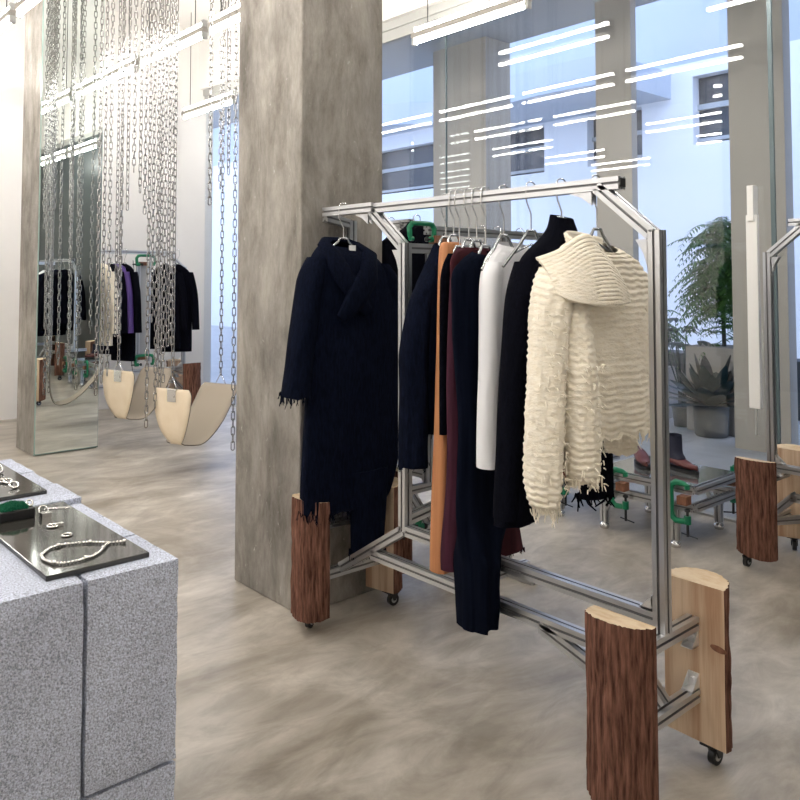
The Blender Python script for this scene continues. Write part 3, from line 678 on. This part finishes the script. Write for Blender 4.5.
ys = [1.632, 1.858, 2.048, 2.215]
block((XB + .002, ys[0], .476), (XC, ys[1] - .002, ZT), 'grey aerated block forming the near right corner of the counter')
block((XB + .002, ys[1], .476), (XC, ys[2] - .002, ZT), 'grey block second along the right edge of the counter')
block((XB + .002, ys[2], .476), (XC, ys[3] - .002, ZT), 'grey block third along the right edge, before the step up')
block((XA, ys[0], .476), (XB - .002, ys[3] - .002, ZT), 'big grey aerated block at the front left of the counter')
block((XB + .002, ys[0] + .002, .0), (XC, ys[3] - .002, .472), 'grey block at the bottom under the near right corner')
block((XA, ys[0] + .004, .0), (XB - .002, ys[3] - .002, .472), 'big grey block at the bottom of the counter front')
y2 = [2.215, 2.42, 2.61, 2.85]; Z2 = .914
for i, w_ in enumerate(('first', 'second', 'last')):
    block((XB + .002, y2[i], .476), (XC + (.004, -.002, .002)[i], y2[i + 1] - .002, Z2), '%s pale block on the right edge beyond the step of the counter' % w_)
block((XA, y2[0], .476), (XB - .002, y2[3] - .002, Z2), 'pale block under the far black plate')
block((XB + .002, y2[0], 0), (XC, y2[3], .472), 'grey lower block under the far right edge of the counter'); block((XA, y2[0], 0), (XB - .002, y2[3], .472), 'big grey lower block under the far black plate')
p1 = MB().box((.549, 1.678, ZT), (.764, 2.21, ZT + .011)).build('display_plate', 'gloss_black', bevel=.0015); tag(p1, 'glossy black display plate near the counter corner under the necklace', 'plate')
p1 = MB().box((.5, 2.305, Z2), (.752, 2.83, Z2 + .011)).build('display_plate', 'gloss_black', bevel=.0015); tag(p1, 'glossy black display plate at the back of the counter under the bracelets', 'plate')
ZP = ZT + .011
rnd = random.Random(5)
# necklace laid in an open loop
loop = [(.747, 1.772), (.718, 1.786), (.705, 1.772), (.68, 1.74), (.656, 1.722), (.625, 1.716), (.597, 1.72), (.58, 1.74), (.573, 1.774), (.58, 1.805), (.61, 1.84), (.641, 1.841), (.679, 1.825), (.7, 1.806), (.718, 1.79)]
def dense(pts, step):
    out = []; carry = 0
    for a, b in zip(pts, pts[1:]):
        a, b = Vector(a), Vector(b); L = (b - a).length; x = carry
        while x < L: out.append(a.lerp(b, x / L)); x += step
        carry = x - L
    return out
mb = MB()
for i, p in enumerate(dense([Vector((x, y, 0)) for x, y in loop], .0075)):
    r = .0036 if i % 9 else .005
    mb.lathe([(r * sin(pi * q / 6) + 1e-5, -r * cos(pi * q / 6)) for q in range(7)], (p.x, p.y, ZP + r), 8)
mb.tube([(.69, 1.752, ZP + .004), (.708, 1.776, ZP + .004)], .0042, 8)
tag(mb.build('necklace', 'silver'), 'silver bead necklace laid in a loop on the near black plate', 'necklace')
def ring_mesh(c, R, r, tilt=0, n=24):
    pts = [(c[0] + R * cos(a), c[1] + R * sin(a), c[2] + r + tilt * R * (1 + sin(a))) for a in [2 * pi * i / n for i in range(n)]]
    return pts
def ring(c, R, r, label, m='silver', tilt=0, cat='ring', name='finger_ring', extra=None):
    mb = MB().tube(ring_mesh(c, R, r, tilt), r, 8, closed=True)
    if extra: extra(mb)
    return tag(mb.build(name, m), label, cat)
ring((.669, 1.909, ZP), .011, .0024, 'plain silver ring nearest the necklace on the near plate')
ring((.667, 2.0, ZP), .012, .003, 'heavier silver ring between the square ring and the plain ring', extra=lambda mb: mb.box((.676, 1.99, ZP + .001), (.69, 2.002, ZP + .008)))
ring((.679, 2.105, ZP + .002), .011, .002, 'silver ring with a dark square stone standing by the ring box', tilt=.9, extra=lambda mb: mb.box((.667, 2.076, ZP), (.689, 2.098, ZP + .014)))
t = thing('ring_box', 'small open black box filled with green moss at the left edge of the near plate', 'box', (.63, 2.14, ZP))
MB().box((-.05, -.03, 0), (.032, .035, .024)).build('case', 'slot', t, bevel=.003)
mb = MB()
for i in range(420):
    x, y = rnd.uniform(-.045, .02), rnd.uniform(-.025, .03); h = .026 + .012 * (1 - abs(x + .01) / .05); mb.tube([(x, y, .024), (x + rnd.uniform(-.004, .004), y + rnd.uniform(-.004, .004), h)], [.0018, .001], 4)
o = mb.build('moss', 'green_fuzz', t); o['kind'] = 'stuff'
ring((.655, 2.135, ZP + .024), .007, .0022, 'silver ring resting on the rim of the green moss box', tilt=.8)
mb = MB()
for i in range(9): mb.tube(ring_mesh((.706 + .0055 * i, 2.165 - .003 * i + .003 * (i % 2), ZP), .005, .0012), .0012, 6, closed=True)
tag(mb.build('fine_chain', 'silver'), 'fine silver chain lying behind the square ring on the near plate', 'chain')
ZQ = Z2 + .011
ring((.69, 2.387, ZQ), .011, .0032, 'chunky silver bangle link nearest the front corner of the far plate', tilt=.5)
ring((.693, 2.455, ZQ), .011, .003, 'pair-linked silver ring in the middle of the far plate', tilt=.3, extra=lambda mb: mb.tube(ring_mesh((.682, 2.47, ZQ), .009, .0035, .2), .0035, 8, closed=True))
ring((.706, 2.6, ZQ), .013, .0035, 'thick silver ring at the left edge of the far plate', tilt=.6)

# ------------------------------------------------------------------ chains and swings
PITCH = .054
def link_template():
    pts = []
    R = .0118; h = .021
    for i in range(7): a = pi * i / 6; pts.append((R * cos(a), 0, h + R * sin(a)))
    for i in range(7): a = pi + pi * i / 6; pts.append((R * cos(a), 0, -h + R * sin(a)))
    mb = MB(); mb.tube(pts, .0043, 6, closed=True); return mb
LT = link_template()
def chain_mesh(z0, z1, rot, p0=None):
    mb = MB(); n = int((z1 - z0) / PITCH); rnd = random.Random(int(z0 * 100 + rot * 10))
    for i in range(n + 1):
        z = z0 + .037 + i * PITCH; a = rot + (pi / 2 if i % 2 else 0) + rnd.uniform(-.15, .15); c, s = cos(a), sin(a)
        if z > CZ - .036: break
        mb.add([(x * c - y * s, x * s + y * c, q + z) for x, y, q in LT.v], LT.f, 0, True)
    return mb
# (x, y, height of the lowest link)
curtain = [(2.656, 6.95, .5), (2.646, 6.8, .62), (2.614, 6.6, .7), (2.799, 6.9, 1.0), (2.609, 6.35, .98), (2.638, 6.3, 2.06), (2.645, 6.2, 2.36), (2.634, 6.05, 2.18), (2.807, 6.35, 2.04), (2.689, 6.0, .35), (2.836, 6.25, 1.15), (2.737, 5.95, .5), (2.863, 6.15, .62), (2.775, 5.9, .7), (2.951, 6.2, .95), (2.762, 5.75, 1.0)]
for i, (x, y, zb) in enumerate(curtain):
    o = chain_mesh(zb, CZ, i * .7).build('hanging_chain', 'chain'); o.location = (x, y, 0)
    tag(o, 'steel link chain, %s from the left in the dense curtain of chains' % ['first', 'second', 'third', 'fourth', 'fifth', 'sixth', 'seventh', 'eighth', 'ninth', 'tenth', 'eleventh', 'twelfth', 'thirteenth', 'fourteenth', 'fifteenth', 'last'][i], 'chain', 'steel chains hanging from the ceiling')
right = [(2.865, 5.35, 2.05), (3.061, 5.55, 2.2), (2.99, 5.3, 2.28), (2.991, 5.2, .26), (3.187, 5.45, 1.9)]
for i, (x, y, zb) in enumerate(right):
    o = chain_mesh(zb, CZ, i * .9).build('hanging_chain', 'chain'); o.location = (x, y, 0)
    tag(o, ['short steel chain, leftmost of the bunch beside the concrete column', 'short steel chain in the middle of the bunch beside the column', 'short chain left of the long one beside the concrete column', 'longest steel chain hanging nearly to the floor beside the concrete column', 'short chain closest to the concrete column edge'][i], 'chain', 'steel chains hanging from the ceiling')

def swing(loc, rz, lab, zb, H=.43, span=.5, w0=.2):
    """leather belt seat hung from two triangle rings; local x from near flap to far flap"""
    t = thing('swing_seat', lab, 'swing', loc, rz, 'leather swing seats')
    mb = MB(); N = 40; prof = []
    for i in range(N + 1):
        s = i / N
        # curve of the belt in x-z
        if s < .46:
            q = s / .46; x = -.02 + .05 * q ** 5; z = zb + H * (1 - q) ** 1.0 if q < .9 else zb + H * (1 - q)
            ww = w0 * sqrt(max(.0, 1 - (max(0, q - .05) / .97) ** 1.75)); ww = max(ww, .02)
            if q < .08: ww = w0 * (.86 + .14 * (q / .08))
        elif s < .6:
            q = (s - .46) / .14; x = .03 + .07 * q; z = zb - .004 * sin(pi * q) + .0; ww = .02 + (w0 * .9 - .02) * q ** .5
        else:
            q = (s - .6) / .4; x = .1 + (span - .1) * q ** .8; z = zb + (H - .02) * q ** 1.35; ww = w0 * (.9 + .1 * min(1, q * 2)) if q < .93 else w0 * (1 - (q - .93) * 2)
        prof.append((x, z, ww))
    vs = []
    for x, z, w in prof:
        for k in range(7): vs.append((x, w * (k / 3 - 1), z))
    mb.add(vs, [(i * 7 + k, i * 7 + k + 1, (i + 1) * 7 + k + 1, (i + 1) * 7 + k) for i in range(N) for k in range(6)], 0, True)
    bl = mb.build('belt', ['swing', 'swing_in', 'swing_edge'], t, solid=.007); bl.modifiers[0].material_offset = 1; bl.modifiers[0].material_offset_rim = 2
    tops = [(-.02, zb + H), (span, zb + H - .02)]
    for j, (x, z) in enumerate(tops):
        MB().tube([(x, -.055, z - .004), (x, .055, z - .004), (x, 0, z + .085)], .006, 8, closed=True).build('triangle_ring', 'steel', t)
    MB().box((-.032, -.045, zb + H - .1), (-.024, .045, zb + H - .005)).build('steel_plate', 'steel', t, bevel=.002)
    mb = MB().tube([(-.034, -.02, zb + H - .055), (-.038, -.02, zb + H - .055)], .012, 10); mb.build('rivet', 'steel', t)
    return t, [(tops[0][0], tops[0][1] + .085), (tops[1][0], tops[1][1] + .085)]
def hung_swing(x, y, rz, zb, lab, nm_, **kw):
    t, tp = swing((x, y, 0), rz, lab, zb, **kw)
    for j, (lx, z) in enumerate(tp):
        o = chain_mesh(z - .022, CZ, .4 + j).build('hanging_chain', 'chain'); o.location = (x + lx * cos(rz), y + lx * sin(rz), 0)
        tag(o, 'steel chain carrying the %s side of the %s' % (('left', 'right')[j], nm_), 'chain', 'steel chains hanging from the ceiling')
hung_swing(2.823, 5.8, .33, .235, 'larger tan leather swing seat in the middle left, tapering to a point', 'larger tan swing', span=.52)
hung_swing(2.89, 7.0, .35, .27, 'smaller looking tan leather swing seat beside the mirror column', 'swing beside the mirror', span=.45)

# ------------------------------------------------------------------ low shoe tables
def shoe_table(loc, label, L=.62, W=.55, H=.35):
    t = thing('display_table', label, 'table', loc, 0, 'low aluminium shoe tables')
    for z in (H - .02, H - .115):
        bar('side_rail', (0, 0, z), (0, L, z), t); bar('side_rail', (W, 0, z), (W, L, z), t)
        bar('end_rail', (.02, .0, z), (W - .02, .0, z), t); bar('end_rail', (.02, L, z), (W - .02, L, z), t)
    for x, y, ex, ey in ((0, .11, 1, 1), (W, .11, -1, 1), (0, L - .04, 1, -1), (W, L - .04, -1, -1)):
        lg = bar('leg', (x, y, .04), (x, y, H - .135), t, up=(1, 0, 0))
        MB().lathe([(.012, .06), (.014, .035), (.026, .03), (.03, .014), (.026, 0)], (x, y, 0), 16).build('ball_foot', 'steel', lg)
        MB().prism([(-.012, -.012), (.012, -.012), (.012, .012), (-.012, .012)], (x, y, .1), (x, y + ey * .1, H - .1)).build('brace', 'alu', lg)
    MB().box((.0, .0, H + .001), (W, L, H + .009)).build('table_top', 'tableglass', t, bevel=.002)
    return t
TX = 4.2
shoe_table((TX, 2.28, 0), 'low aluminium display table right of the rack upright with boots on its mirrored top', .62, .5)
shoe_table((TX, 3.08, 0), 'low aluminium display table behind the cream cardigan', .62, .5)
def wblock(c, s, label):
    x, y, z = c; return tag(MB().box((x - s / 2, y - s / 2, z - .024), (x + s / 2, y + s / 2, z + .024)).build('wood_block', 'sapwood_dark', bevel=.002), label, 'wood block', 'dark wood blocks held by the clamps')
for (y, lb, lb2) in ((2.31, 'green C clamp at the near corner of the right shoe table', 'dark wood block at the near corner of the right shoe table'), (2.7, 'green C clamp on the shoe table just right of the black sleeve', 'dark wood block beside the clamp left on the right shoe table'), (3.13, 'green C clamp under the cream cardigan on the left shoe table', 'dark wood block on the left shoe table under the cardigan')):
    wblock((TX - .05, y, .285), .058, lb2)
    o = c_clamp((TX - .05, y + .028, .27), -pi / 2, lb, sc=1.0, screw=.09)
wblock((TX + .55, 2.33, .285), .06, 'dark wood block at the far corner of the right shoe table'); c_clamp((TX + .6, 2.3, .27), pi * .8, 'green C clamp beside the log at the far corner of the right shoe table', screw=.09)

def boot(loc, rz, up, sole, label, hgt=.2, L=.25, cat='boot', grp='shoes on the low tables'):
    t = thing('ankle_boot' if hgt > .1 else 'shoe', label, cat, loc, rz, grp)
    # upper: loft from toe along x
    mb = MB(); na = 20; secs = []
    for i in range(13):
        s = i / 12; x = L * (s - .3); w = .045 * (sin(pi * min(1, .12 + s * .95)) ** .5 * .85 + .12); top = .05 + .055 * max(0, (.72 - s)) ** .7
        if s < .04: w *= .7
        secs.append((x, w, top))
    vs = []
    for x, w, top in secs:
        for k in range(na):
            a = 2 * pi * k / na; vs.append((x, w * cos(a), .022 + max(0, (top - .02)) * (.5 + .5 * sin(a))))
    mb.add(vs, [(i * na + k, i * na + (k + 1) % na, (i + 1) * na + (k + 1) % na, (i + 1) * na + k) for i in range(12) for k in range(na)], 0, True)
    mb.add(vs, [tuple(range(na)), tuple(range(12 * na, 13 * na))], 0)
    mb.build('vamp', sole, t)
    if hgt > .1:
        mb = MB(); loft(mb, [(hgt, -.02, 0, .05, .04, .004), (hgt * .8, -.02, 0, .052, .042, 0), (hgt * .5, -.018, 0, .056, .04, 0), (.07, -.005, 0, .07, .04, 0), (.03, -.01, 0, .066, .04, 0)], 14, 24, .03, 3, seed=2); mb.build('shaft', up, t)
    mb = MB(); out = []
    for k in range(28):
        a = 2 * pi * k / 28; x = L * (.2 + .5 * cos(a)); w = .047 * (abs(sin(a)) ** .8) * (1 if sin(a) > 0 else -1); out.append((x - 0.0, w))
    vs = [(x, y, 0) for x, y in out] + [(x, y, .02) for x, y in out]; n = 28
    mb.add(vs, [(i, (i + 1) % n, n + (i + 1) % n, n + i) for i in range(n)] + [tuple(range(n - 1, -1, -1)), tuple(range(n, 2 * n))]); mb.build('sole', 'slot', t)
    return t
ZT2 = .36
boot((4.5, 2.55, ZT2), -1.9, 'shoe_navy', 'shoe_maroon', 'navy and maroon ankle boot right of the rack upright')
boot((4.45, 2.76, ZT2), -2.4, 'shoe_maroon', 'shoe_maroon', 'low maroon shoe left of the rack upright', .08, cat='shoe')
boot((4.52, 3.2, ZT2), 2.6, 'shoe_blue', 'shoe_blue', 'blue grey ankle boot beside the black sleeve', .17)
boot((4.42, 3.42, ZT2), 2.8, 'shoe_navy', 'shoe_navy', 'dark ankle boot on the left table under the cardigan', .17)

# ------------------------------------------------------------------ outside: passage, posts, plants, building
struct('pavement', MB().box((GX, -8, -.1), (24, 26, -.0005)), 'pave')
for i, (y0, y1, x1) in enumerate(((2.93, 3.42, 7.2), (4.43, 4.85, 7.15), (6.4, 7.3, 7.5))):
    struct('trim_%d' % (i + 3), MB().box((7.05, y0, 0), (x1, y1, 4.42)), 'post')
struct('trim_6', MB().box((7.0, -2, 0), (7.16, 2.62, 4.42)), 'frame')
struct('soffit', MB().box((GX + .05, -8, 4.42), (7.5, 26, 4.62)), 'soffit')
o = struct('garden_wall', MB().box((8.9, -3, 0), (9.2, 15, .6)).box((8.88, -3, .6), (9.22, 15, .63)), 'lowwall'); o['label'] = 'low dark grey garden wall outside the glass'; o['category'] = 'wall'
t = thing('building', 'pale building with dark windows across the yard outside', 'building', (13, 0, 0))
wins = [(12.9, 15.6, 3.65, 4.75), (10.2, 11.7, 3.7, 4.68), (7.95, 9.15, 3.7, 4.68), (5.6, 6.95, 3.85, 5.05), (17, 20, 3.6, 4.8), (2, 4.5, 3.85, 5.0)]
ysort = sorted(wins); mb = MB(); ycur = -8.
for (a, b, z0, z1) in ysort:
    mb.box((0, ycur, 0), (.4, a, 5.3)); mb.box((0, a, 0), (.4, b, z0)); mb.box((0, a, z1), (.4, b, 5.3)); ycur = b
mb.box((0, ycur, 0), (.4, 26, 5.3)); mb.build('wall', 'facade', t)
MB().box((0, -8, 5.3), (.4, 26, 12)).build('upper_wall', 'facade_dimmed', t)
for (a, b, z0, z1) in wins:
    w = MB().box((.22, a, z0), (.26, b, z1)).build('window', 'darkwin', t)
    MB().box((.16, a, z0 + (z1 - z0) * .52), (.24, b, z0 + (z1 - z0) * .6)).box((.14, a, z0 + .06), (.22, b, z0 + .12)).build('transom', 'soffit', w)
mb = MB(); n = 60     # curved white balcony band, its colour darkened against the strong sky light
for (cx, cy, R, z0, z1, sw) in ((4.6, 8.6, 6.6, 4.72, 5.2, .56), (2.0, 15.5, 3.3, 5.1, 5.6, 1)):
    q = [(cx + R * cos(pi * .5 + sw * pi * i / n), cy + R * sin(pi * .5 + sw * pi * i / n)) for i in range(n + 1)]
    if sw < 1: q.append((.1, q[-1][1]))
    vs = [(x, y, z0) for x, y in q] + [(x, y, z1) for x, y in q]; k = len(q)
    mb.add(vs, [(i, i + 1, k + i + 1, k + i) for i in range(k - 1)], 0, False); mb.add(vs, [tuple(range(k)), tuple(range(2 * k - 1, k - 1, -1))], 0); mb.add(vs, [(0, k, 2 * k - 1, k - 1)])
mb.build('balcony', 'facade_dimmed', t)

def blade(mb, p, d, up, L, w, droop=.3, mi=0, n=5, cup=.15):
    """one leaf: tapered, arching blade"""
    p = Vector(p); d = Vector(d).normalized(); up = Vector(up); s = d.cross(up).normalized(); u = s.cross(d).normalized(); vs = []
    for i in range(n + 1):
        t_ = i / n; c_ = p + d * (L * t_) + Vector((0, 0, -droop * L * t_ * t_)); ww = w * (sin(pi * min(.98, .06 + t_ * .92)) ** .75)
        vs += [c_ - s * ww, c_ - u * ww * cup, c_ + s * ww]
    mb.add(vs, [(i * 3 + k, i * 3 + k + 1, (i + 1) * 3 + k + 1, (i + 1) * 3 + k) for i in range(n) for k in range(2)], mi, True)
def frond(mb, p, az, el, L, rnd, droop=.8, nl=16, wl=.09, mi=0):
    d = Vector((cos(az) * cos(el), sin(az) * cos(el), sin(el))); pts = []
    for i in range(nl + 1):
        t_ = i / nl; pts.append(Vector(p) + d * (L * t_) + Vector((0, 0, -droop * L * t_ * t_)))
    mb.tube(pts, [.004 * (1 - .7 * i / nl) for i in range(nl + 1)], 4, mi)
    for i in range(2, nl + 1):
        t_ = i / nl; tg = (pts[i] - pts[i - 1]).normalized(); sd = tg.cross(Vector((0, 0, 1))).normalized()
        for q in (-1, 1):
            l = wl * (1 - .65 * t_) * rnd.uniform(.8, 1.15)
            blade(mb, pts[i], sd * q + tg * .7 + Vector((0, 0, rnd.uniform(-.3, .1))), (0, 0, 1), l, l * .16, .3, mi, 2)
rnd = random.Random(12)
t = thing('potted_fern', 'big bushy fern high on a tall taupe planter outside the glass', 'plant', (7.75, 3.85, 0))
MB().box((-.22, -.26, 0), (.22, .3, .84)).build('planter', 'planter', t, bevel=.01)
mb = MB()
MB().tube([(0, 0, .8), (.02, .02, 1.2), (-.02, .05, 1.75)], [.022, .02, .016], 8).build('stem', 'leaf_brown', t)
for i in range(230):
    z = rnd.uniform(1.2, 2.05); frond(mb, (rnd.uniform(-.06, .06), rnd.uniform(-.06, .1), z), rnd.uniform(0, 2 * pi), rnd.uniform(-.1, .9), rnd.uniform(.36, .56), rnd, rnd.uniform(.55, 1.0), 13, .12)
for i in range(60):
    frond(mb, (rnd.uniform(-.15, .15), rnd.uniform(-.15, .2), rnd.uniform(.85, 1.35)), rnd.uniform(0, 2 * pi), rnd.uniform(.1, .9), rnd.uniform(.25, .4), rnd, .6, 10, .1)
o = mb.build('fronds', 'leaf', t)
t = thing('potted_fern', 'smaller drooping fern outside just right of the rack upright', 'plant', (8.0, 4.75, 0))
MB().box((-.18, -.15, 0), (.18, .2, .55)).build('planter', 'planter', t, bevel=.01)
mb = MB(); mb.tube([(0, 0, .5), (0, 0, 1.15)], .02, 8)
for i in range(60): frond(mb, (rnd.uniform(-.05, .05), rnd.uniform(-.05, .05), rnd.uniform(.75, 1.2)), rnd.uniform(0, 2 * pi), rnd.uniform(-.1, .9), rnd.uniform(.3, .5), rnd, rnd.uniform(.6, 1.1), 12, .1)
mb.build('fronds', 'leaf', t)
t = thing('split_leaf_plant', 'dark split-leaf plant between the two ferns outside', 'plant', (7.7, 4.28, 0))
MB().lathe([(.09, 0), (.11, .2), (.1, .2)], (0, 0, 0), 18).build('pot', 'pot', t)
mb = MB()
for i in range(13):
    az = rnd.uniform(0, 2 * pi); h = rnd.uniform(.75, 1.2); r = rnd.uniform(.05, .22); q = Vector((r * cos(az), r * sin(az), h)); mb.tube([(0, 0, .18), (q.x * .4, q.y * .4, h * .6), q], [.008, .006, .004], 5)
    for k in range(5): blade(mb, q, Vector((cos(az + (k - 2) * .55), sin(az + (k - 2) * .55), .1)), (0, 0, 1), .15 - .02 * abs(k - 2), .03, .5)
mb.build('leaves', 'leaf_dark', t)
t = thing('rosette_plant', 'dark broad-leaved plant in a grey pot standing outside by the white post', 'plant', (7.42, 3.83, 0))
MB().lathe([(.14, 0), (.155, .02), (.165, .3), (.15, .305), (.14, .27)], (0, 0, 0), 28).build('pot', 'pot', t)
mb = MB()
for i in range(44):
    az = i * 2.4; el = 1.38 - i * .03 + rnd.uniform(-.1, .1); L = rnd.uniform(.4, .56)
    blade(mb, (.03 * cos(az), .03 * sin(az), .29), (cos(az) * cos(el), sin(az) * cos(el), sin(el)), (0, 0, 1) if el < 1.1 else (cos(az), sin(az), 0), L * (1.12 if i < 8 else .95), .075, .1, 1 if i in (1, 2, 3, 5) else 0, 8)
mb.build('leaves', ['leaf_dark', 'leaf_brown'], t)

# ------------------------------------------------------------------ daylight, camera, view
w = bpy.data.worlds.new('overcast_sky'); scene.world = w; w.use_nodes = True
bg = w.node_tree.nodes['Background']; bg.inputs[0].default_value = (.54, .675, 1.0, 1); bg.inputs[1].default_value = 2.9
cam = bpy.data.objects.new('camera', bpy.data.cameras.new('camera')); COL.objects.link(cam)
p = radians(2.6); cam.location = (0, 0, 1.5); cam.rotation_euler = (pi / 2 + p, 0, radians(-41.6))
cam.data.sensor_width = 36; cam.data.lens = 36; cam.data.clip_start = .05; cam.data.clip_end = 200
cam.data.shift_y = -(400 - (280 - 800 * tan(p))) / 800
scene.camera = cam
scene.view_settings.view_transform = 'Standard'; scene.view_settings.look = 'None'; scene.view_settings.gamma = 1
scene.view_settings.exposure = .13
scene.view_settings.use_curve_mapping = False
